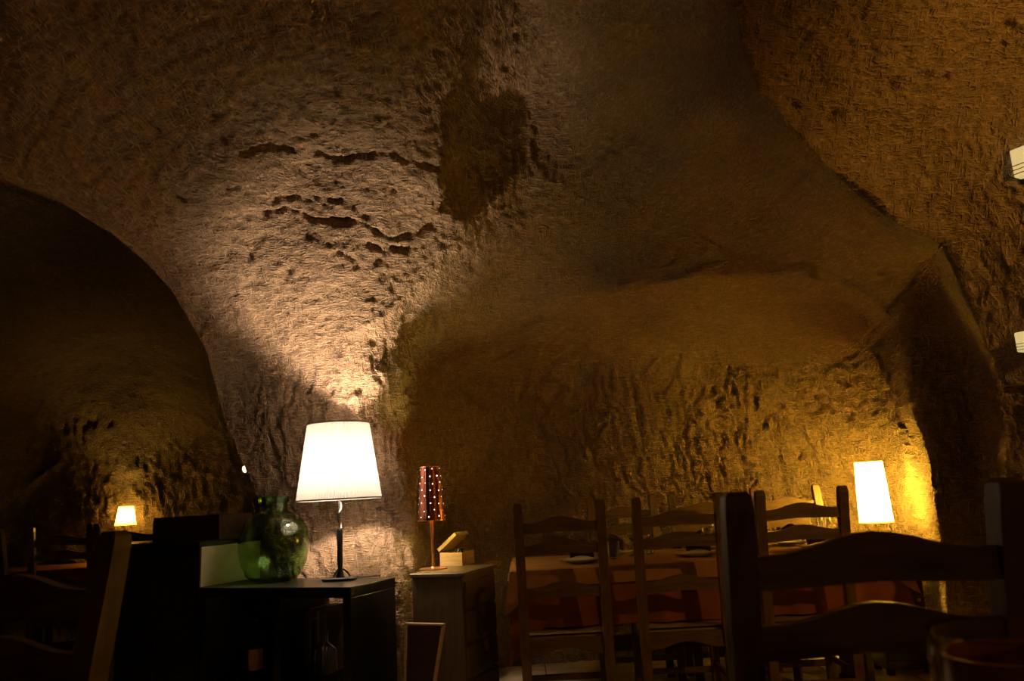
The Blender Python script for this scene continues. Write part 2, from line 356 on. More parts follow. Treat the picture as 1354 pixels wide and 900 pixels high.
def make_rock(name_fn, U, V, depth_fn, hole=None, relief=1.0):
    uu, vv = np.meshgrid(U, V); u = uu.ravel().astype(float); v = vv.ravel().astype(float); nu, nv = len(U), len(V)
    snapped = np.zeros(u.shape, bool); keepcells = np.ones((nv-1)*(nu-1), bool)
    if hole is not None:
        s, _ = polyd(u, v, hole); inside = s < 0          # walking up the pier edge the side cave lies to the left
        g = inside.reshape(nv, nu)
        allin = g[:-1, :-1] & g[1:, :-1] & g[1:, 1:] & g[:-1, 1:]
        keepcells = ~allin.ravel()
        c = np.zeros((nv, nu), bool); k = keepcells.reshape(nv-1, nu-1)
        c[:-1, :-1] |= k; c[1:, :-1] |= k; c[1:, 1:] |= k; c[:-1, 1:] |= k
        sn = (c & g).ravel()
        pl = np.array(hole, float); bu = u[sn].copy(); bv = v[sn].copy(); best = np.full(bu.shape, 1e9); nu_ = bu.copy(); nv_ = bv.copy()
        for a, b in zip(pl[:-1], pl[1:]):
            d = b-a; t = np.clip(((bu-a[0])*d[0]+(bv-a[1])*d[1])/(d@d), 0, 1); px, py = a[0]+t*d[0], a[1]+t*d[1]; q = np.hypot(bu-px, bv-py)
            m = q < best; best = np.where(m, q, best); nu_ = np.where(m, px, nu_); nv_ = np.where(m, py, nv_)
        u[sn] = nu_; v[sn] = nv_; snapped = sn
    d, niche = depth_fn(u, v)
    r = rays(u, v); ry = np.maximum(r[:, 1], 60.0); P = C0+r*(d/ry)[:, None]
    N = normals(P, nu, nv)
    pf = None
    if hole is not None:
        s1, _ = polyd(u, v, E1); s2, _ = polyd(u, v, E2)
        pf = np.exp(-(((u-420)/170.0)**2+((v-270)/150.0)**2))
        pf = pf+0.5*np.exp(-(((u-1180)/160.0)**2+((v-120)/160.0)**2))
        pf = np.clip(pf, 0, 1)
    h = rock_relief(P, N, u, v, niche, relief, pf)
    if hole is not None:
        jit = 2.5*noise(np.stack([u/9, v/9, u*0], -1), 3)
        for pl, wd, dp in CRACKS:
            s, _ = polyd(u, v+jit, pl); tt = np.abs(s); h = h-dp*np.exp(-(tt/(wd*.72))**2)*(0.75+0.35*noise(np.stack([u/14, v/14, u*0], -1), 9))
        for a, b, wd, dp in PITS: h = h-dp*np.exp(-(((u-a)**2+(v-b)**2)/wd**2))
    P = P+N*h[:, None]
    F = grid_mesh(U, V, P, keepcells)
    extraP = []; extraF = []
    if hole is not None:
        e = np.concatenate([F[:, [0, 1]], F[:, [1, 2]], F[:, [2, 3]], F[:, [3, 0]]]); m = snapped[e[:, 0]] & snapped[e[:, 1]]; e = e[m]
        key = np.sort(e, 1); ky = key[:, 0].astype(np.int64)*len(u)+key[:, 1]
        un, cnt = np.unique(ky, return_counts=True); ok = np.isin(ky, un[cnt == 1]); be = e[ok]
        vid = np.unique(be); mp = {}; base = len(P)
        for k, i in enumerate(vid):
            rr = rays(u[i], v[i]); rr = rr/np.linalg.norm(rr); low = sstep(np.array(v[i]), 250, 550)
            o1 = rr*0.22+np.array([0.05, 0, 0.05*(1-low)]); o2 = rr*1.1+np.array([0.45, 0.0, 0.25*(1-low)])
            extraP += [P[i]+o1, P[i]+o2]; mp[i] = base+2*k
        for a, b in be:
            extraF += [(a, b, mp[b], mp[a]), (mp[a], mp[b], mp[b]+1, mp[a]+1)]
    return u, v, P, F, np.array(extraP).reshape(-1, 3), np.array(extraF, int).reshape(-1, 4), nu, nv
def link_rock(name, P, F, label, cat='wall'):
    ids, inv = np.unique(F.ravel(), return_inverse=True); f = inv.reshape(F.shape)
    me = bpy.data.meshes.new(name); n = len(ids); k = len(f)
    me.vertices.add(n); me.vertices.foreach_set('co', P[ids].astype(np.float32).ravel())
    me.loops.add(4*k); me.loops.foreach_set('vertex_index', f.ravel().astype(np.int32))
    me.polygons.add(k); me.polygons.foreach_set('loop_start', np.arange(0, 4*k, 4, dtype=np.int32))
    me.polygons.foreach_set('use_smooth', np.ones(k, bool))
    me.materials.append(MT['rock']); me.update(calc_edges=True); me.validate()
    o = bpy.data.objects.new(name, me); COL.objects.link(o)
    tag(o, label, cat, kind='structure'); return o

UA = axis(-520, 2700, -36, 1390, 2.4, 14.0); VA = axis(-520, 1010, -36, 930, 2.4, 14.0)
HOLE = ARCH[::-1]
u, v, P, F, EP, EF, nu, nv = make_rock(None, UA, VA, depth_A, hole=HOLE)
cu = u[F].mean(1); cv = v[F].mean(1)
sR, _ = polyd(cu, cv, ER); s5, _ = polyd(cu, cv, NI); s1, _ = polyd(cu, cv, [(x, y) for x, y, _ in E1])
is_right = sR > 0
is_back = (~is_right) & (s5 > 0)
is_pier = (~is_right) & (~is_back) & (cv > 425) & (cu < 560)
is_ceil = ~(is_right | is_back | is_pier)
allP = np.concatenate([P, EP]) if len(EP) else P
link_rock('wall_right', allP, F[is_right], 'rough carved rock wall curving into the vault beside two small wall lights')
link_rock('wall_back', allP, F[is_back], 'grooved carved rock wall of the niche behind the long dining table')
link_rock('wall_left', allP, np.concatenate([F[is_pier], EF]), 'carved rock pier behind the pleated lamp')
link_rock('ceiling', allP, F[is_ceil], 'carved rock vault flaring up from the pier', 'ceiling')

base_B = tps([(165, 640, 7.22), (165, 720, 7.22), (100, 600, 7.25), (250, 600, 7.45), (350, 650, 7.6), (0, 650, 7.6), (0, 450, 6.2), (-300, 600, 5.8), (150, 450, 6.6), (150, 330, 5.2), (0, 300, 4.4),
              (300, 480, 6.9), (300, 350, 6.0), (480, 600, 7.8), (480, 350, 6.5), (-300, 250, 3.9), (0, 180, 3.8), (150, 230, 4.4), (300, 230, 5.0), (0, 1000, 7.6), (300, 1000, 8.2), (-300, 1000, 5.8), (480, 1000, 8.2), (-500, 600, 4.3)])
E6 = [(110, 590), (150, 560), (200, 535), (270, 500), (330, 480)]
def depth_B(u, v):
    s, _ = polyd(u, v, E6); return base_B(u, v)+0.12*fall(s, 40), np.zeros(u.shape)
UB = axis(-520, 520, -36, 380, 3.2, 16.0); VB = axis(130, 1010, 200, 800, 3.2, 16.0)
u, v, P, F, _, _, nu, nv = make_rock(None, UB, VB, depth_B)
link_rock('wall_far_left', P, F, 'dim carved rock wall of the side cave behind the small far lamp')

# rest of the cave round the viewer (plain rough shell)
def shell(name, o, a, b, na, nb, label, cat='wall'):
    o, a, b = map(lambda q: np.array(q, float), (o, a, b))
    s, t = np.meshgrid(np.linspace(0, 1, na), np.linspace(0, 1, nb)); s = s.ravel()[:, None]; t = t.ravel()[:, None]
    P = o+s*a+t*b; n = np.cross(a, b); n /= np.linalg.norm(n)
    P = P+n*(0.06*fbm(P/0.6, 3, 11))[:, None]
    idx = np.arange(na*nb).reshape(nb, na); F = np.stack([idx[:-1, :-1], idx[:-1, 1:], idx[1:, 1:], idx[1:, :-1]], -1).reshape(-1, 4)
    return link_rock(name, P, F, label, cat)
shell('wall_rear', (-5.2, -2.4, -0.05), (8.4, 0, 0), (0, 0, 3.6), 80, 36, 'rough rock wall behind the viewer')
shell('wall_side', (3.2, -2.5, -0.05), (0, 5.5, 0), (0, 0, 3.6), 56, 36, 'rough rock wall beside the viewer')
shell('wall_near_left', (-5.2, -2.5, -0.05), (0, 8.0, 0), (0, 0, 3.6), 80, 36, 'rough rock wall at the near side of the side cave')
shell('trim_1', (-5.3, -2.5, 3.42), (8.7, 0, 0), (0, 4.2, 0), 84, 44, 'rough rock ceiling above the viewer', 'ceiling')

# floor: grout bed with separate square tiles
fl = MB().box(-7.5, 3.4, -2.6, 9.5, -0.06, -0.004).build('floor', MT['grout'])
tag(fl, 'square beige tiled floor of the cave room', 'floor', kind='structure')
TS = 0.42
tile_me = MB().box(-TS/2+.004, TS/2-.004, -TS/2+.004, TS/2-.004, -0.004, 0.0, b=0.0015).mesh('tile', MT['tile'])
for i in range(-10, 7):
    for j in range(7, 17):
        x, y = (i+.5)*TS+.1, (j+.5)*TS
        if y < abs(x)*1.25-0.6: continue
        t = bpy.data.objects.new('tile', tile_me); COL.objects.link(t); t.parent = fl
        t.location = (x, y, random.uniform(-.001, .0)); t.rotation_euler = (0, 0, random.choice((0, 1, 2, 3))*math.pi/2)

# ------------------------------------------------------------------ chairs
def camel(w, zb, zt, peak, n=14, under=0.0):
    """slat outline: wavy camel-back top, nearly straight foot"""
    top = []; bot = []
    for k in range(n+1):
        s = -1+2*k/n; c = 0.5*(1+math.cos(math.pi*min(1, abs(s)/0.78)))
        top.append((s*w/2, zt+peak*c)); bot.append((s*w/2, zb+under*c))
    return bot+top[::-1]
def make_chair(label, group=None):
    t = thing('dining_chair', label, 'chair', group=group)
    W, D, H = 0.45, 0.40, 1.10     # back posts at y=0, seat towards +y
    pw = 0.022
    for s in (-1, 1):
        m = MB(); x = s*(W/2-pw)
        lv = [(0.0, 0.03, .020), (0.45, 0.0, .024), (0.80, -0.03, .023), (H-.03, -0.085, .022), (H-.008, -0.088, .020), (H, -0.088, .014)]
        vs = []; 
        for z, y, hw in lv: vs += [(x-hw, y-hw, z), (x+hw, y-hw, z), (x+hw, y+hw, z), (x-hw, y+hw, z)]
        fs = [(3, 2, 1, 0)]; n = len(lv)
        for j in range(n-1): fs += [(4*j+k, 4*j+(k+1) % 4, 4*j+4+(k+1) % 4, 4*j+4+k) for k in range(4)]
        fs.append(tuple(4*(n-1)+k for k in range(4)))
        m.add(vs, fs).build('back_post', MT['wood'], t)
        MB().box(x-.021, x+.021, D-.04, D+.002, 0, .445, b=.004).build('front_leg', MT['wood'], t)
        MB().box(x-.011, x+.011, 0.0, D-.03, .20, .225, b=.003).build('side_stretcher', MT['wood'], t)
        MB().box(x-.011, x+.011, 0.0, D-.03, .40, .435, b=.003).build('side_rail', MT['wood'], t)
    wi = W-2*pw*1.9
    for zt, hgt, pk, y in ((1.000, .050, .030, -.068), (0.895, .050, .028, -.048), (0.688, .052, .028, -.021)):
        MB().prism(camel(wi+.03, zt-hgt, zt, pk, under=.006), y-.010, y+.010).build('slat', MT['slatwood'], t, smooth=True)
    MB().prism([(x, z) for x, z in camel(wi+.03, .37, .445, 0.0, under=.032)], -.008, .014).build('back_apron', MT['slatwood'], t)
    MB().prism(camel(wi+.03, .37, .44, 0.0, under=.03), D-.03, D-.008).build('front_apron', MT['slatwood'], t)
    MB().box(-wi/2, wi/2, -.008, .014, .16, .19, b=.003).build('back_stretcher', MT['slatwood'], t)
    MB().box(-wi/2, wi/2, D-.03, D-.008, .17, .20, b=.003).build('front_stretcher', MT['slatwood'], t)
    m = MB(); n = 8; vs = []; fs = []
    for j in range(n+1):
        for k in range(n+1):
            a, b = -1+2*k/n, -1+2*j/n
            vs.append((a*(W/2-.004), .025+(b+1)/2*(D-.005), .462-.010*(1-a*a)*(1-b*b)))
    for j in range(n):
        for k in range(n): q = j*(n+1)+k; fs.append((q, q+1, q+n+2, q+n+1))
    m.add(vs, fs); m.box(-W/2+.004, W/2-.004, .025, D+.02, .440, .4515, b=.004)
    m.build('seat', MT['rush'], t)
    return t
chair0 = make_chair('dark wooden ladder-back dining chair')
_used = [False]
def put_chair(p, rz, label, group=None, s=1.0):
    o = chair0 if not _used[0] else copy_tree(chair0)
    _used[0] = True
    o.location = (p[0], p[1], 0); o.rotation_euler = (0, 0, rz); o.scale = (s, s, s)
    o['label'] = label
    if group: o['group'] = group
    return o
DN = 4.02     # distance of the near row of chair backs
for uc, lab in ((740, 'wooden ladder-back chair at the cloth corner nearest the chest of drawers'), (895, 'wooden ladder-back chair in the middle of the near row at the long table'),
                (1057, 'wooden ladder-back chair of the near row, half hidden by the large foreground chair')):
    p = at(uc, 700, d=DN); put_chair(p, random.uniform(-.03, .03), lab, 'chairs along the near side of the long table')
for uc, lab in ((826, 'wooden ladder-back chair across the long table, beside the chest of drawers end'), (936, 'wooden ladder-back chair across the long table, in the middle of the far row'),
                (1048, 'wooden ladder-back chair across the long table, beside the glowing narrow lamp')):
    p = at(uc, 690, d=5.12); put_chair(p, math.pi+random.uniform(-.04, .04), lab, 'chairs along the niche side of the long table')
# foreground chairs
def chair_by_post(pa, pb, sign, label, s):
    d = (pb-pa)[:2]; d = d/np.linalg.norm(d); c = pa[:2]+d*.20*s
    put_chair(c, math.atan2(d[1], d[0])+(math.pi if sign < 0 else 0), label, s=s)
chair_by_post(at(966, 720, d=1.36), at(1330, 700, d=1.34), 1, 'large foreground ladder-back chair with two wavy slats, beside the glazed cup', 1.03)
pa = at(96, 760, d=1.42); chair_by_post(pa, pa+np.array([-.96, .28, 0]), 1, 'foreground ladder-back chair with a thick post, before the black bar cabinet', 1.02)

# ------------------------------------------------------------------ long table, cloths, settings
TX0, TX1 = at(682, 745, d=4.25)[0], at(1186, 750, d=4.25)[0]
TY0, TY1, TZ = 4.25, 5.02, 0.75
tb = thing('dining_table', 'long wooden dining table under orange and rust cloths in the niche', 'table', ((TX0+TX1)/2, (TY0+TY1)/2, 0))
tw, td = (TX1-TX0)/2, (TY1-TY0)/2; cxx_ = (TX0+TX1)/2
MB().box(-tw+.01, tw-.01, -td+.01, td-.01, TZ-.035, TZ-.006).build('tabletop', MT['wood'], tb)
for lx in (.43-cxx_, 1.78-cxx_):
    MB().box(lx-.035, lx+.035, -.12, .06, .06, TZ-.035, b=.005).build('trestle_leg', MT['wood'], tb)
    MB().box(lx-.05, lx+.05, -.14, .06, 0, .06, b=.005).build('trestle_foot', MT['wood'], tb)
MB().box(.465-cxx_, 1.745-cxx_, -.05, -.01, .28, .34, b=.004).build('trestle_bar', MT['wood'], tb)
def cloth(name, mat, cx, cy, hx, hy, z, drop, folds, label, corner=0.0, seed=0, amp=.012, flare=.02):
    """draped cloth: flat top with rounded corners, skirt with soft folds"""
    rnd = random.Random(seed)
    per = []; R = .03; n = 150
    L = 2*(2*hx+2*hy)
    pts = []
    for k in range(n*2):
        s = k/(n*2)*L; 
        if s < 2*hx: x, y, nx, ny = -hx+s, -hy, 0, -1
        elif s < 2*hx+2*hy: x, y, nx, ny = hx, -hy+(s-2*hx), 1, 0
        elif s < 4*hx+2*hy: x, y, nx, ny = hx-(s-2*hx-2*hy), hy, 0, 1
        else: x, y, nx, ny = -hx, hy-(s-4*hx-2*hy), -1, 0
        # corner blending of the normal
        dx, dy = hx-abs(x), hy-abs(y); cdist = max(dx, dy)
        cn = max(0.0, 1-cdist/.12)
        if cn > 0:
            vx, vy = math.copysign(1, x), math.copysign(1, y); nx = nx*(1-cn)+vx*cn*.7; ny = ny*(1-cn)+vy*cn*.7
        pts.append((x, y, nx, ny, cn, s))
    ph = [rnd.uniform(0, 6.28) for _ in range(4)]
    rings = [(0.0, 0.0), (.006, .012), (.012, .03)]+[(None, q) for q in (.12, .25, .4, .55, .7, .85, 1.0)]
    vs = []; m = len(pts)
    for j, (off, q) in enumerate(rings):
        for (x, y, nx, ny, cn, s) in pts:
            wv = math.sin(s*folds+ph[0])+.6*math.sin(s*folds*1.73+ph[1])+.4*math.sin(s*folds*.41+ph[2])
            dd = drop*(1+corner*cn)
            if off is not None:
                vs.append((cx+x+nx*off, cy+y+ny*off, z-q*.35*(1 if j else 0)*.5 if j else z))
            else:
                o = .014+flare*q+amp*q*wv+cn*cn*.05*q
                vs.append((cx+x+nx*o, cy+y+ny*o, z-.006-(dd-.006)*q))
    fs = [(j*m+k, j*m+(k+1) % m, (j+1)*m+(k+1) % m, (j+1)*m+k) for j in range(len(rings)-1) for k in range(m)]
    fs.append(tuple(range(m)))
    o = MB().add(vs, fs).build(name, mat, smooth=True); tag(o, label, 'tablecloth'); return o
cxx, cyy = (TX0+TX1)/2, (TY0+TY1)/2
cloth('tablecloth', MT['cloth_rust'], cxx, cyy, tw, td, TZ, .285, 26, 'long rust red tablecloth hanging in folds on the niche table', corner=.6, seed=1)
cloth('overlay_cloth', MT['cloth_orange'], cxx, cyy, tw+.022, td+.022, TZ+.006, .085, 18, 'short orange overlay cloth on top of the rust tablecloth', corner=1.6, seed=2, amp=.004, flare=.012)
ZT = TZ+.007
plate_prof = [(.0, .004), (.07, .004), (.085, .012), (.118, .020), (.120, .022), (.117, .023), (.084, .016), (.068, .008), (.0, .008)]
plate_me = MB().lathe(plate_prof, 36).mesh('plate', MT['china'], True)
rim_me = MB().lathe([(.118, .0205), (.1205, .0215), (.1205, .0235), (.1175, .0235)], 36, closed=True).mesh('rim', MT['brass'], True)
def napkin_mesh():
    m = MB(); vs = []; fs = []; n, k = 10, 14
    for j in range(n+1):
        s = j/n
        for q in range(k):
            a = 2*math.pi*q/k
            r = (.030+.014*math.sin(s*math.pi))*(1+.22*math.sin(3*a+s*2)); fl = .62
            vs.append((-.065+.13*s, r*math.cos(a)*1.0, .034+r*fl*math.sin(a)+.018*math.sin(s*3.4)))
    for j in range(n):
        for q in range(k): fs.append((j*k+q, j*k+(q+1) % k, (j+1)*k+(q+1) % k, (j+1)*k+q))
    fs += [tuple(range(k-1, -1, -1)), tuple(n*k+q for q in range(k))]
    return m.add(vs, fs).mesh('napkin', MT['napkin'], True)
nap_me = napkin_mesh()
goblet_prof = [(.0, .0), (.034, .0), (.036, .003), (.010, .008), (.005, .016), (.0045, .075), (.008, .085), (.026, .100), (.036, .125), (.037, .150), (.032, .185),
               (.0305, .185), (.0352, .150), (.0342, .126), (.024, .103), (.0, .092)]
gob_me = MB().lathe(goblet_prof, 28).mesh('wine_glass', MT['clear'], True)
tum_prof = [(.0, .0), (.030, .0), (.034, .006), (.038, .095), (.0362, .095), (.032, .010), (.0, .010)]
tum_me = MB().lathe(tum_prof, 28).mesh('tumbler', MT['clear'], True)
def put(name, me, loc, label, cat, group=None, rz=0.0, s=1.0):
    o = bpy.data.objects.new(name, me); COL.objects.link(o); o.location = Vector(loc); o.rotation_euler = (0, 0, rz); o.scale = (s, s, s)
    return tag(o, label, cat, group)
where = ('at the chest end of the long table', 'in the middle of the long table', 'at the lamp end of the long table')
for i, uc in enumerate((765, 918, 1078)):
    x = at(uc, 715, d=4.50)[0]
    for row, y in (('near', 4.46), ('far', 4.84)):
        xx = x if row == 'near' else at((806, 925, 1040)[i], 700, d=4.9)[0]
        pl = thing('plate', 'gold rimmed white plate, %s row, %s' % (row, where[i]), 'plate', (xx, y, ZT), 0, 'plates on the niche table')
        for nm, me in (('dish', plate_me), ('gold_rim', rim_me)):
            q = bpy.data.objects.new(nm, me); COL.objects.link(q); q.parent = pl
        put('napkin', nap_me, (xx+.01, y+.005, ZT+.008), 'dark folded napkin on a plate, %s row, %s' % (row, where[i]), 'napkin', 'napkins on the niche table', random.uniform(-.4, .4)).scale = (1, 1, 1.5)
        sgn = 1 if row == 'near' else -1
        yy = y+sgn*.155 if row == 'near' else y-.12
        put('wine_glass', gob_me, (xx+.11, (4.63 if row == 'near' else 4.70), ZT), 'stemmed wine glass, %s row, %s' % (row, where[i]), 'wine glass', 'wine glasses on the niche table')
        put('tumbler', tum_me, (xx+.20*(1 if i < 2 else .95), (4.60 if row == 'near' else 4.74), ZT), 'plain water tumbler, %s row, %s' % (row, where[i]), 'glass', 'tumblers on the niche table')

# ------------------------------------------------------------------ lamps
def cone_shade(rb, rt, z0, z1, mat, n=48, ripple=None, name='shade', parent=None, th=.0):
    m = MB(); m.cap = False
    k = 8
    m.lathe([(rb+(rt-rb)*j/k, z0+(z1-z0)*j/k) for j in range(k+1)], n, ripple=ripple)
    return m.build(name, mat, parent, smooth=ripple is None)
# pleated lamp on the black shelf
LP = at(450, 766, z=0.752)
s_ = FPX/np.linalg.norm(np.dot(LP-C0, _F))
pl = thing('table_lamp', 'tall table lamp with a white pleated shade and black iron stem, on the black shelf', 'lamp', LP)
RB, RT = 55.5/s_, 40.5/s_
zb = (766-662)/s_; zt = (766-560)/s_
cone_shade(RB, RT, zb, zt, MT['shade_white'], 176, lambda k, r, z: .005*(1 if k % 2 else -1), 'pleated_shade', pl)
MB().lathe([(RB-.004, zb-.003), (RB+.005, zb-.003), (RB+.005, zb+.006), (RB-.004, zb+.006)], 88, closed=True).build('bottom_trim', MT['shade_white'], pl, True)
MB().lathe([(RT-.004, zt-.006), (RT+.005, zt-.006), (RT+.005, zt+.003), (RT-.004, zt+.003)], 88, closed=True).build('top_trim', MT['shade_white'], pl, True)
MB().box(-.085, .085, -.06, .06, 0, .012, b=.003).build('base', MT['iron'], pl)
MB().lathe([(.026, .010), (.018, .03), (.013, .06), (.016, .10), (.014, .16), (.017, .22), (.017, .255), (.012, .265)], 16).build('sleeve', MT['iron'], pl, True)
m = MB()
for a0 in range(3):
    a = a0*2.1; m.tube([(.016*math.cos(a), .016*math.sin(a), .055), (.040*math.cos(a), .040*math.sin(a), .035), (.052*math.cos(a), .048*math.sin(a), .016)], .005, 6)
m.build('foot_scroll', MT['iron'], pl, True)
m = MB().tube([(.009*math.cos(t*.55), .009*math.sin(t*.55), .26+t*.010) for t in range(0, 26)], .006, 8); m.tube([(.0, .0, .25), (0, 0, zt-.20)], .006, 8)
m.build('twisted_stem', MT['steel'], pl, True)
MB().lathe([(.012, zt-.26), (.018, zt-.25), (.018, zt-.19), (.012, zt-.185)], 16).build('socket', MT['iron'], pl, True)
m = MB()
for a0 in range(3):
    a = a0*2.094; m.tube([(0.012*math.cos(a), .012*math.sin(a), zt-.22), ((RT-.004)*math.cos(a), (RT-.004)*math.sin(a), zt-.012)], .0018, 5)
m.build('shade_carrier', MT['steel'], pl)
MB().lathe([(.012, zt-.315), (.060, zt-.305), (.068, zt-.295), (.066, zt-.295), (.058, zt-.302), (.012, zt-.311)], 28, closed=True).build('bulb_shield', MT['china'], pl, True)  # added dish, blocks part of the bulb's downward light
bpoint('bulb_light', (0, 0, zt-.228), 115.0, (1.0, .77, .56), .045, pl)
# cable of that lamp, down behind the shelf edge into the open bay
MAINLAMP = pl

# narrow glowing lamp in the corner of the niche
def small_lamp(P, label, rb, rt, z0, z1, power, col, smat, name='table_lamp', base=.06, lid=False):
    t = thing(name, label, 'lamp', P)
    cone_shade(rb, rt, z0, z1, smat, 48, None, 'shade', t)
    MB().lathe([(rb-.002, z0-.002), (rb+.002, z0-.002), (rb+.002, z0+.005), (rb-.002, z0+.005)], 48, closed=True).build('bottom_trim', smat, t, True)
    MB().lathe([(base, 0), (base, .008), (base*.5, .016), (.008, .022)], 28).build('base', MT['brass'], t, True)
    MB().lathe([(.006, .018), (.006, z0+(z1-z0)*.20)], 12).build('stem', MT['brass'], t, True)
    MB().lathe([(.013, z0+(z1-z0)*.12), (.013, z0+(z1-z0)*.27)], 12).build('socket', MT['china'], t, True)
    if lid: MB().lathe([(0, z1-.012), (rt-.002, z1-.012)], 40).build('added_diffuser', smat, t, True)  # added disc, softens the beam through the top of the shade
    bpoint('bulb_light', (0, 0, z0+(z1-z0)*.45), power, col, .03, t)
    return t
LR = at(1159, 690, d=4.93); s_ = FPX/np.dot(LR-C0, _F)
small_lamp((LR[0], LR[1], .753), 'narrow tall lamp with a glowing pale yellow shade in the niche corner', 21/s_, 17.5/s_, LR[2]-.753, LR[2]-.753+80/s_, 98.0, (1.0, .72, .125), MT['shade_warm'], lid=True)
st = thing('side_cabinet', 'dark narrow side cabinet under the glowing lamp in the niche corner', 'cabinet', (LR[0]+.03, LR[1]-.01, 0), 0)
MB().box(-.135, .135, -.11, .11, .03, .725, b=.004).build('body', MT['darkwood'], st)
MB().box(-.145, .145, -.12, .12, .725, .752, b=.004).build('top', MT['darkwood'], st)
dr = MB().box(-.12, .12, -.117, -.110, .08, .69, b=.002).build('door', MT['darkwood'], st)
MB().lathe([(.004, 0), (.012, .008), (.010, .018), (.0, .02)], 12, c=(.09, -.13, .40)).build('knob', MT['brass'], dr, True)
for sx in (-1, 1):
    for sy in (-1, 1): MB().box(sx*.11-.018, sx*.11+.018, sy*.085-.018, sy*.085+.018, 0, .03).build('foot', MT['darkwood'], st)

# ------------------------------------------------------------------ black shelf, bar cabinet
P0 = at(463, 776, z=.75); Pl = at(265, 777, z=.75)
e1 = (Pl-P0)[:2]; LOWL = float(np.linalg.norm(e1)); e1 = e1/LOWL; ang = math.atan2(-e1[1], -e1[0])     # local x runs left->right along the front
def loc2(x, y):  # local (x from left end of low unit, y depth) -> world xy
    ex = -e1; ey = np.array([-ex[1], ex[0]]); return Pl[:2]+ex*x+ey*y
DEP = .40
sh = thing('shelf_unit', 'low black open shelf unit carrying the green demijohn and pleated lamp', 'shelf', (Pl[0], Pl[1], 0), ang)
MB().box(0.0, LOWL, 0, DEP, .70, .75, b=.002).build('top_board', MT['black'], sh)
MB().box(LOWL-.045, LOWL, 0, DEP, 0, .70, b=.002).build('end_panel', MT['black'], sh)
MB().box(.445*LOWL+.06, .445*LOWL+.105, 0, DEP, .30, .70, b=.002).build('divider', MT['black'], sh)
MB().box(0.0, LOWL-.045, 0, DEP, .26, .30, b=.002).build('shelf_board', MT['black'], sh)
MB().box(0.0, LOWL-.045, .01, DEP, .0, .06, b=.002).build('plinth', MT['black'], sh)
MB().box(0.0, .04, 0, DEP, .06, .70, b=.002).build('inner_panel', MT['black'], sh)
MB().box(.04, .30*LOWL, DEP-.015, DEP, .30, .70).build('back_panel', MT['black'], sh)
bc = thing('bar_cabinet', 'tall black bar cabinet with a lamplit cream end panel beside the green demijohn', 'cabinet', (Pl[0], Pl[1], 0), ang)
BW = .62
MB().box(-BW, -.012, 0, .46, 0, .962, b=.003).build('body', MT['black'], bc)
MB().box(-BW-.01, -.002, -.012, .465, .962, .99, b=.003).build('top_board', MT['black'], bc)
MB().box(-.012, -.002, .004, .455, .752, .960).build('end_panel', MT['cream'], bc)['label'] = 'lamplit cream end panel'  # cream colour partly stands in for lamplight on this end
MB().box(-BW+.03, -BW/2-.004, -.012, 0, .05, .93, b=.002).build('door', MT['black'], bc)
MB().box(-BW/2+.004, -.03, -.012, 0, .05, .93, b=.002).build('door', MT['black'], bc)
bp = loc2(-.262, .27)
q = at(297, 714, z=.99)
db = thing('wooden_trough', 'dark reddish wooden trough box on top of the bar cabinet', 'box', (bp[0], bp[1], .99), ang)
MB().box(-.25, .25, -.13, .13, 0, .02).build('bottom', MT['darkwood'], db)
for y in (-.13, .115): MB().box(-.25, .25, y, y+.015, .02, .135, b=.002).build('side_board', MT['darkwood'], db)
for x in (-.25, .235): MB().box(x, x+.015, -.115, .115, .02, .135, b=.002).build('end_board', MT['darkwood'], db)

# green demijohn
G = at(362, 767, z=.752); s_ = FPX/np.dot(G-C0, _F); k = 1/s_
def bottle_profile(out, th):
    inn = [(max(r-th, .0), z) for r, z in out]
    inn[0] = (0.0, out[0][1]+th*1.6); inn = [inn[0]]+[(r, max(z, th*1.6)) for r, z in inn[1:]]
    return out+inn[::-1]
o_ = [(0, 4), (20, 1), (29, 2), (36, 8), (42, 22), (45.5, 40), (46, 52), (44, 66), (38, 79), (29, 87), (20, 91), (17.5, 94), (17, 104), (18.5, 105.5), (19, 111), (17, 112)]
o_ = [(r*k, z*k*.97) for r, z in o_]
dj = thing('demijohn', 'round green glass demijohn with a short wide neck on the black shelf', 'bottle', (G[0], G[1], .751))
MB().lathe(bottle_profile(o_, .004), 56).build('glass_body', MT['green'], dj, True)
MB().lathe([(17.6*k, 103.5*k*.97), (19.8*k, 104.5*k*.97), (19.9*k, 111*k*.97), (17.8*k, 112.5*k*.97)], 40, closed=True).build('neck_ring', MT['green'], dj, True)

# lamp cable
cb = [at(457, 764, z=.75), at(462, 764, z=.75)]
a_, b_ = loc2(LOWL-.10, DEP+.01), loc2(LOWL-.16, DEP+.015)
m = MB().tube([Vector((0.03, .05, .006)), Vector((a_[0]-LP[0], a_[1]-LP[1], .006)), Vector((a_[0]-LP[0], a_[1]-LP[1], -.06)), Vector((b_[0]-LP[0]+.02, b_[1]-LP[1], -.18)), Vector((b_[0]-LP[0]-.01, b_[1]-LP[1], -.36)), Vector((b_[0]-LP[0]-.02, b_[1]-LP[1], -.72))], .004, 6)
m.build('power_cable', MT['cable'], MAINLAMP, True)

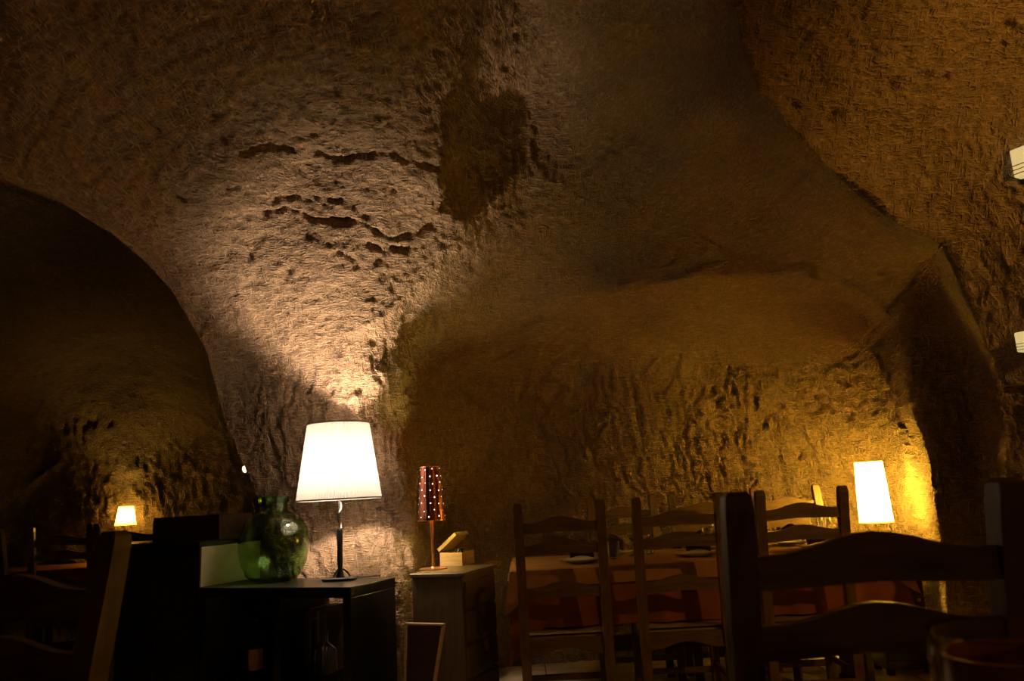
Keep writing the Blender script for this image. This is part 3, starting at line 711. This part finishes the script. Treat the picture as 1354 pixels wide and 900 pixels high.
# contents of the open shelf: books, bottles, cream box
bx0 = .445*LOWL+.11
x = bx0
for i in range(6):
    wd = (.022, .016, .030, .018, .026, .014)[i]; hh = (.30, .32, .27, .31, .28, .33)[i]; dpt = (.20, .205, .18, .20, .19, .205)[i]
    p = loc2(x+wd/2, .185)
    t = thing('book', ('slim dark book', 'tan magazine file', 'thick black book', 'brown spined book', 'dark red book', 'narrow tall booklet')[i]+' standing in the black shelf bay beside the clear bottle', 'book', (p[0], p[1], .30), ang, 'books in the black shelf')
    MB().box(-wd/2, wd/2, 0, dpt, 0, hh, b=.002).build('cover', MT['mag'][i % 5], t)
    MB().box(-wd/2+.003, wd/2-.003, .004, dpt+.002, hh-.0005, hh+.0015).build('pages', MT['cream'], t)
    x += wd+.003
def flask(P, label, h, r, mat, lab=None, capm=None, cat='bottle', name='bottle'):
    t = thing(name, label, cat, P)
    o = [(0, .004), (r*.8, .0), (r, .006), (r, h*.58), (r*.93, h*.66), (r*.5, h*.74), (r*.32, h*.80), (r*.30, h*.97), (r*.38, h*.975), (r*.38, h)]
    MB().lathe(bottle_profile(o, .0025), 28).build('glass_body', mat, t, True)
    if lab: MB().lathe([(r+.0006, h*.12), (r+.0006, h*.50)], 28).build('paper_label', lab, t, True)
    if capm: MB().lathe([(r*.40, h*.985), (r*.42, h*1.05), (r*.3, h*1.07)], 20).build('cap', capm, t, True)
    return t
p = at(430, 901, z=.302); flask((p[0], p[1], .301), 'clear rounded glass bottle standing by the books in the black shelf', .235, .058, MT['clear'])
p = at(338, 893, z=.302); flask((p[0], p[1], .301), 'dark bottle with a rust coloured label in the black shelf bay under the demijohn', .27, .036, MT['brownglass'], MT['paper'], MT['iron'])
p = loc2(.445*LOWL+.01, .29)
t = thing('upright_carton', 'cream upright carton at the back of the black shelf bay', 'box', (p[0], p[1], .30), ang)
MB().box(-.035, .035, -.04, .04, 0, .375, b=.002).build('carton', MT['cream'], t); MB().box(-.036, .036, -.041, .041, .375, .385, b=.001).build('lid', MT['cream'], t)

# ------------------------------------------------------------------ chest of drawers and what stands on it
K0 = at(613, 757, z=.77); KL = at(547, 757, z=.77); KR = at(655, 746, z=.77)
ed = (KR-K0)[:2]; CW = float(np.linalg.norm(ed)); ed = ed/CW; CD = .30
es = np.array([-ed[1], ed[0]])                       # points away from the drawer face, to the side panel's far end
angc = math.atan2(ed[1], ed[0])                      # local x along drawer front, local -y faces out
ch = thing('chest_of_drawers', 'small pale wooden chest of drawers beside the black shelf', 'chest of drawers', (K0[0], K0[1], 0), angc)
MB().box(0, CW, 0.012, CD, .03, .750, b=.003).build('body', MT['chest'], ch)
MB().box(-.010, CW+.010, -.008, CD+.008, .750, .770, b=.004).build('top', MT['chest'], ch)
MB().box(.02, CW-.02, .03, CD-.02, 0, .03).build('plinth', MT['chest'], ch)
zz = .055
for hgt in (.20, .16, .155, .14):
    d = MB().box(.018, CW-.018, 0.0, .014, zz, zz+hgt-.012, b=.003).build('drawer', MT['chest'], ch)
    MB().lathe([(.006, 0), (.006, .008), (.013, .014), (.012, .022), (.0, .025)], 14).build('knob', MT['darkwood'], d, True)
    kn = [o for o in bpy.data.objects if o.parent == d][0]; kn.location = (CW*.5, 0.0, zz+hgt*.5); kn.rotation_euler = (math.pi/2, 0, 0)
    zz += hgt+.008
def chest_xy(x, y): return K0[:2]+ed*x+es*y
# perforated copper lamp
KP = at(573, 752, z=.772); s_ = FPX/np.dot(KP-C0, _F)
cl = thing('copper_lamp', 'slim copper lamp with a dark conical shade pricked with light holes, on the chest', 'lamp', (KP[0], KP[1], .771))
rb, rt, z0, z1 = 18/s_, 13.2/s_, 63/s_, 134/s_
m = MB(); m.cap = False
m.lathe([(rb, z0), (rt, z1), (rt-.0015, z1), (rb-.0015, z0)], 40, closed=True); m.build('shade', MT['copperdark'], cl, True)
MB().lathe([(rb, z0-.001), (rb+.0015, z0-.001), (rb+.0015, z0+.004), (rb, z0+.004)], 40, closed=True).build('bottom_rim', MT['copper'], cl, True)
MB().lathe([(rt, z1-.003), (rt+.0015, z1-.003), (rt+.0015, z1+.001), (rt, z1+.001)], 40, closed=True).build('top_rim', MT['copper'], cl, True)
m = MB()
for j in range(8):
    for kk in range(8):
        s = (j+.5)/8; a = 2*math.pi*(kk+.5*(j % 2)+random.uniform(-.12, .12))/8; r = rb+(rt-rb)*s+.0006; z = z0+(z1-z0)*s+random.uniform(-.006, .006)
        ca, sa = math.cos(a), math.sin(a); ri = random.uniform(.0024, .0036)
        vs = [(r*ca, r*sa, z)]+[(r*ca-sa*ri*math.cos(b*math.pi/3)+.0003*ca, r*sa+ca*ri*math.cos(b*math.pi/3)+.0003*sa, z+ri*math.sin(b*math.pi/3)) for b in range(6)]
        m.add(vs, [(0, b+1, (b+1) % 6+1) for b in range(6)])
o = m.build('light_holes', MT['dots'], cl); o['label'] = 'tiny holes glowing with lamplight'
m = MB()
for a in (-1.9, -1.55, -1.2, -.4, .6, 1.6, 2.6):
    m.tube([((rb+.001)*math.cos(a), (rb+.001)*math.sin(a), z0), ((rt+.001)*math.cos(a), (rt+.001)*math.sin(a), z1)], .0012, 5)
m.build('streak_wires', MT['copper'], cl)  # bright wires stand in for lamp reflections streaking the shade
MB().lathe([(18.5/s_, 0), (18.5/s_, .006), (.012, .010), (.009, .014)], 32).build('base', MT['copper'], cl, True)
MB().lathe([(.0085, .008), (.006, .06), (.008, z0*.75), (.0095, z0+.008)], 16).build('stem', MT['copper'], cl, True)
bpoint('bulb_light', (0, 0, z1-.055), 8.0, (1.0, .86, .22), .012, cl)
bpoint('bulb_light', (0, 0, z0+.022), 3.5, (1.0, .86, .22), .012, cl)
# open wooden box on the chest
q = at(602, 747, z=.772); BXW, BXD, BXH = .115, .16, .072
bo = thing('wooden_box', 'small pale wooden box with its lid propped open on the chest', 'box', (q[0], q[1], .771), angc)
# local: x along drawer direction (depth in view), y away: the shown end is local -? -> build with x = along ed, y = along es
MB().box(-.02, BXD-.02, -.055, .085, 0, .008).build('bottom', MT['boxwood'], bo)
MB().box(-.02, -.012, -.055, .085, .008, BXH, b=.001).build('end_board', MT['boxwood'], bo)
MB().box(BXD-.028, BXD-.02, -.055, .085, .008, BXH, b=.001).build('end_board', MT['boxwood'], bo)
MB().box(-.012, BXD-.028, -.055, -.047, .008, BXH, b=.001).build('side_board', MT['boxwood'], bo)
MB().box(-.012, BXD-.028, .077, .085, .008, BXH, b=.001).build('side_board', MT['boxwood'], bo)
ld = MB().box(-.022, BXD-.018, -.145, .0, 0, .022, b=.002).build('lid', MT['boxwood'], bo)
ld.location = (0, .088, BXH+.004); ld.rotation_euler = (-math.radians(38), 0, 0)
cp = loc = chest_xy(0, 0)
m = MB()
cw = bo.matrix_world
t = thing('trinket', 'dark speckled trinket inside the open wooden box', 'trinket', (q[0]+ed[0]*.04-es[0]*.01, q[1]+ed[1]*.04-es[1]*.01, .780), angc)
MB().lathe([(0, 0), (.022, .0), (.026, .02), (.026, .065), (.018, .08), (0, .082)], 12).build('jar', MT['iron'], t, True)
m = MB()
for j in range(4):
    for kk in range(9):
        a = 2*math.pi*(kk+.5*(j % 2))/9; z = .016+j*.017; m.lathe([(0, -.003), (.003, 0), (0, .003)], 6, c=(.0262*math.cos(a), .0262*math.sin(a), z))
m.build('speckles', MT['cream'], t)
# framed board leaning against the chest
f0 = at(541, 821, d=4.10); f1 = at(584, 820, d=4.02)
fz = float((f0[2]+f1[2])/2); fw = float(np.linalg.norm((f1-f0)[:2])); fa = math.atan2(f1[1]-f0[1], f1[0]-f0[0])
fr = thing('framed_board', 'dark framed board with a pale wooden edge leaning between shelf and chest', 'picture frame', (f0[0], f0[1]-.10, 0), fa)
hgt = fz; tp = hgt*.17; x0 = -.02      # the board narrows towards its foot
def tilt(o): o.rotation_euler = (-.10, 0, 0); return o
tilt(MB().prism([(x0, .012), (fw-tp-.012, .012), (fw-.012, hgt-.012), (x0, hgt-.012)], -.012, -.004).build('panel', MT['darkwood'], fr))
tilt(MB().box(x0-.012, fw, -.018, 0, hgt-.012, hgt, b=.002).build('frame_rail', MT['boxwood'], fr))
tilt(MB().box(x0-.012, fw-tp, -.018, 0, 0, .012, b=.002).build('frame_rail', MT['boxwood'], fr))
tilt(MB().prism([(fw-tp-.012, .012), (fw-tp, .012), (fw, hgt-.012), (fw-.012, hgt-.012)], -.018, 0).build('frame_stile', MT['boxwood'], fr))
tilt(MB().box(x0-.012, x0, -.018, 0, .012, hgt-.012, b=.002).build('frame_stile', MT['boxwood'], fr))

# ------------------------------------------------------------------ wall lights at the right, small light behind the pier
def wall_light(u0, v0, u1, v1, label):
    d = float(base_R(np.array([(u0+u1)/2.]), np.array([(v0+v1)/2.]))[0])-.03
    a = at(u0, v0, d=d); b = at(u1, v1, d=d); hz = abs(a[2]-b[2]); wx = .12
    t = thing('wall_light', label, 'wall light', ((a[0]+b[0])/2, d, min(a[2], b[2])), -1.05)
    MB().box(-wx/2, wx/2, -.05, .0, hz*.10, hz*.98, b=.004).build('diffuser', MT['sconce'], t)
    MB().box(-wx/2-.003, wx/2+.003, -.002, .06, -.004, hz, b=.002).build('back_box', MT['iron'], t)
    m = MB()
    for j in range(3): m.box(-wx/2-.002, wx/2+.002, -.053, -.0495, hz*(.18+.13*j), hz*(.205+.13*j))
    m.build('grille', MT['brass'], t)
    return t
wall_light(1352, 194, 1382, 234, 'upper small box wall light with a ribbed pale face on the rough side wall')
wall_light(1358, 437, 1386, 465, 'lower small box wall light below the ribbed one on the rough side wall')

# ------------------------------------------------------------------ side cave: tables, chairs, small lamps
def plain_table(cx, cy, rz, hx, hy, label, clabel, seed):
    t = thing('dining_table', label, 'table', (cx, cy, 0), rz)
    MB().box(-hx, hx, -hy, hy, .715, .742).build('tabletop', MT['wood'], t)
    for sx in (-1, 1):
        for sy in (-1, 1): MB().box(sx*(hx-.08)-.03, sx*(hx-.08)+.03, sy*(hy-.08)-.03, sy*(hy-.08)+.03, 0, .715).build('leg', MT['wood'], t)
    c = cloth('tablecloth', MT['cloth_rust'], 0, 0, hx+.006, hy+.006, .748, .28, 16, clabel, corner=.3, seed=seed)
    c.location = (cx, cy, 0); c.rotation_euler = (0, 0, rz)
LF = at(166, 694, d=7.15)
plain_table(-4.05, 6.96, .03, .66, .34, 'dining table in the side cave carrying the small conical lamp', 'rust cloth under the small conical lamp in the side cave', 6)
small_lamp((LF[0], LF[1], .750), 'small conical lamp glowing against the far wall of the side cave', .088, .062, LF[2]-.750, LF[2]-.750+.165, 6.5, (1.0, .66, .13), MT['shade_warm'], base=.05)
for (uu_, dd_, rz, lab) in ((86, 6.1, .2, 'turned ladder-back chair at the middle of the side-cave table'), (-20, 6.12, -.12, 'ladder-back chair at the dim end of the side-cave table'),
                            (170, 6.05, .3, 'ladder-back chair in front of the small conical lamp'), (226, 6.95, 1.5, 'ladder-back chair at the table end beside the small conical lamp')):
    p = at(uu_, 700, d=dd_); put_chair(p, rz, lab, 'chairs in the side cave')
q = at(324, 619, d=7.2)
t = thing('wall_lamp', 'tiny glowing wall lamp half hidden behind the rock pier', 'wall lamp', (q[0], q[1], q[2]-.06))
MB().lathe([(.0, .02), (.016, .03), (.024, .05), (.020, .075), (.0, .085)], 16).build('bulb', MT['flame'], t, True)
MB().box(-.02, .02, .03, .9, .02, .05).build('bracket', MT['iron'], t)

# ------------------------------------------------------------------ foreground table edge with the glazed cup
ft = thing('dining_table', 'foreground dining table below the glazed cup', 'table', (0.62, .42, 0), 0)
MB().box(-.50, .50, -.40, .46, .715, .745, b=.004).build('tabletop', MT['wood'], ft)
for sx in (-1, 1):
    for sy in (-.34, .40): MB().box(sx*.42-.03, sx*.42+.03, sy-.03, sy+.03, 0, .715).build('leg', MT['wood'], ft)
q = at(1334, 828, d=.84)
cg = thing('glazed_cup', 'wide orange brown glazed cup with a clear rim on the foreground table', 'cup', (q[0], q[1], .746))
hh = q[2]-.746; r = .078
MB().lathe([(0, .0), (r*.55, .0), (r*.62, .006), (r*.9, hh*.35), (r, hh*.7), (r*1.0, hh*.985), (r*.90, hh*.985), (r*.88, hh*.7), (r*.80, hh*.36), (r*.5, .012), (0, .012)], 44).build('glass_cup', MT['clear'], cg, True)
MB().lathe([(0, .015), (r*.46, .015), (r*.78, hh*.36), (r*.86, hh*.7), (r*.87, hh*.90), (r*.80, hh*.90), (r*.79, hh*.7), (r*.70, hh*.36), (r*.40, .03), (0, .03)], 44).build('orange_liner', MT['amber'], cg, True)

# lamps outside the picture, the rear one added, that light the near part of the cave
def globe_light(loc, rz, label, power, col, a0, a1):
    t = thing('wall_lamp', label, 'wall lamp', loc, rz)
    MB().box(-.05, .05, .12, .14, -.08, .08, b=.004).build('wall_plate', MT['iron'], t)
    MB().tube([(0, .13, 0), (0, .05, -.02), (0, .0, -.05)], .008, 8).build('arm', MT['iron'], t, True)
    MB().lathe([(.0, -.09), (.03, -.085), (.035, -.05), (.0, -.045)], 16).build('cup', MT['iron'], t, True)
    m = MB(); vs = []; fs = []; n = 20     # added curved shield that blocks part of the lamplight
    for k in range(n+1):
        a = math.radians(a0+(a1-a0)*k/n); vs += [(.13*math.cos(a), .13*math.sin(a), -.16), (.13*math.cos(a), .13*math.sin(a), .26), (.132*math.cos(a), .132*math.sin(a), -.16), (.132*math.cos(a), .132*math.sin(a), .26)]
    for k in range(n): fs += [(4*k, 4*k+4, 4*k+5, 4*k+1), (4*k+2, 4*k+3, 4*k+7, 4*k+6), (4*k+1, 4*k+5, 4*k+7, 4*k+3), (4*k, 4*k+2, 4*k+6, 4*k+4)]
    m.add(vs, fs).build('light_shield', MT['iron'], t, True)
    bpoint('bulb_light', (0, 0, .0), power, col, .03, t)
globe_light((2.45, 1.30, 2.15), -math.pi/2, 'bare bulb wall lamp on the side wall out of view', 50.0, (1.0, .52, .075), 221, 352)
globe_light((0.9, -2.05, 1.75), math.pi, 'added bare bulb fill lamp on the rear wall behind the viewer', 5.5, (1.0, .55, .12), 60, 120)  # added lamp, gives the foreground a weak fill from behind
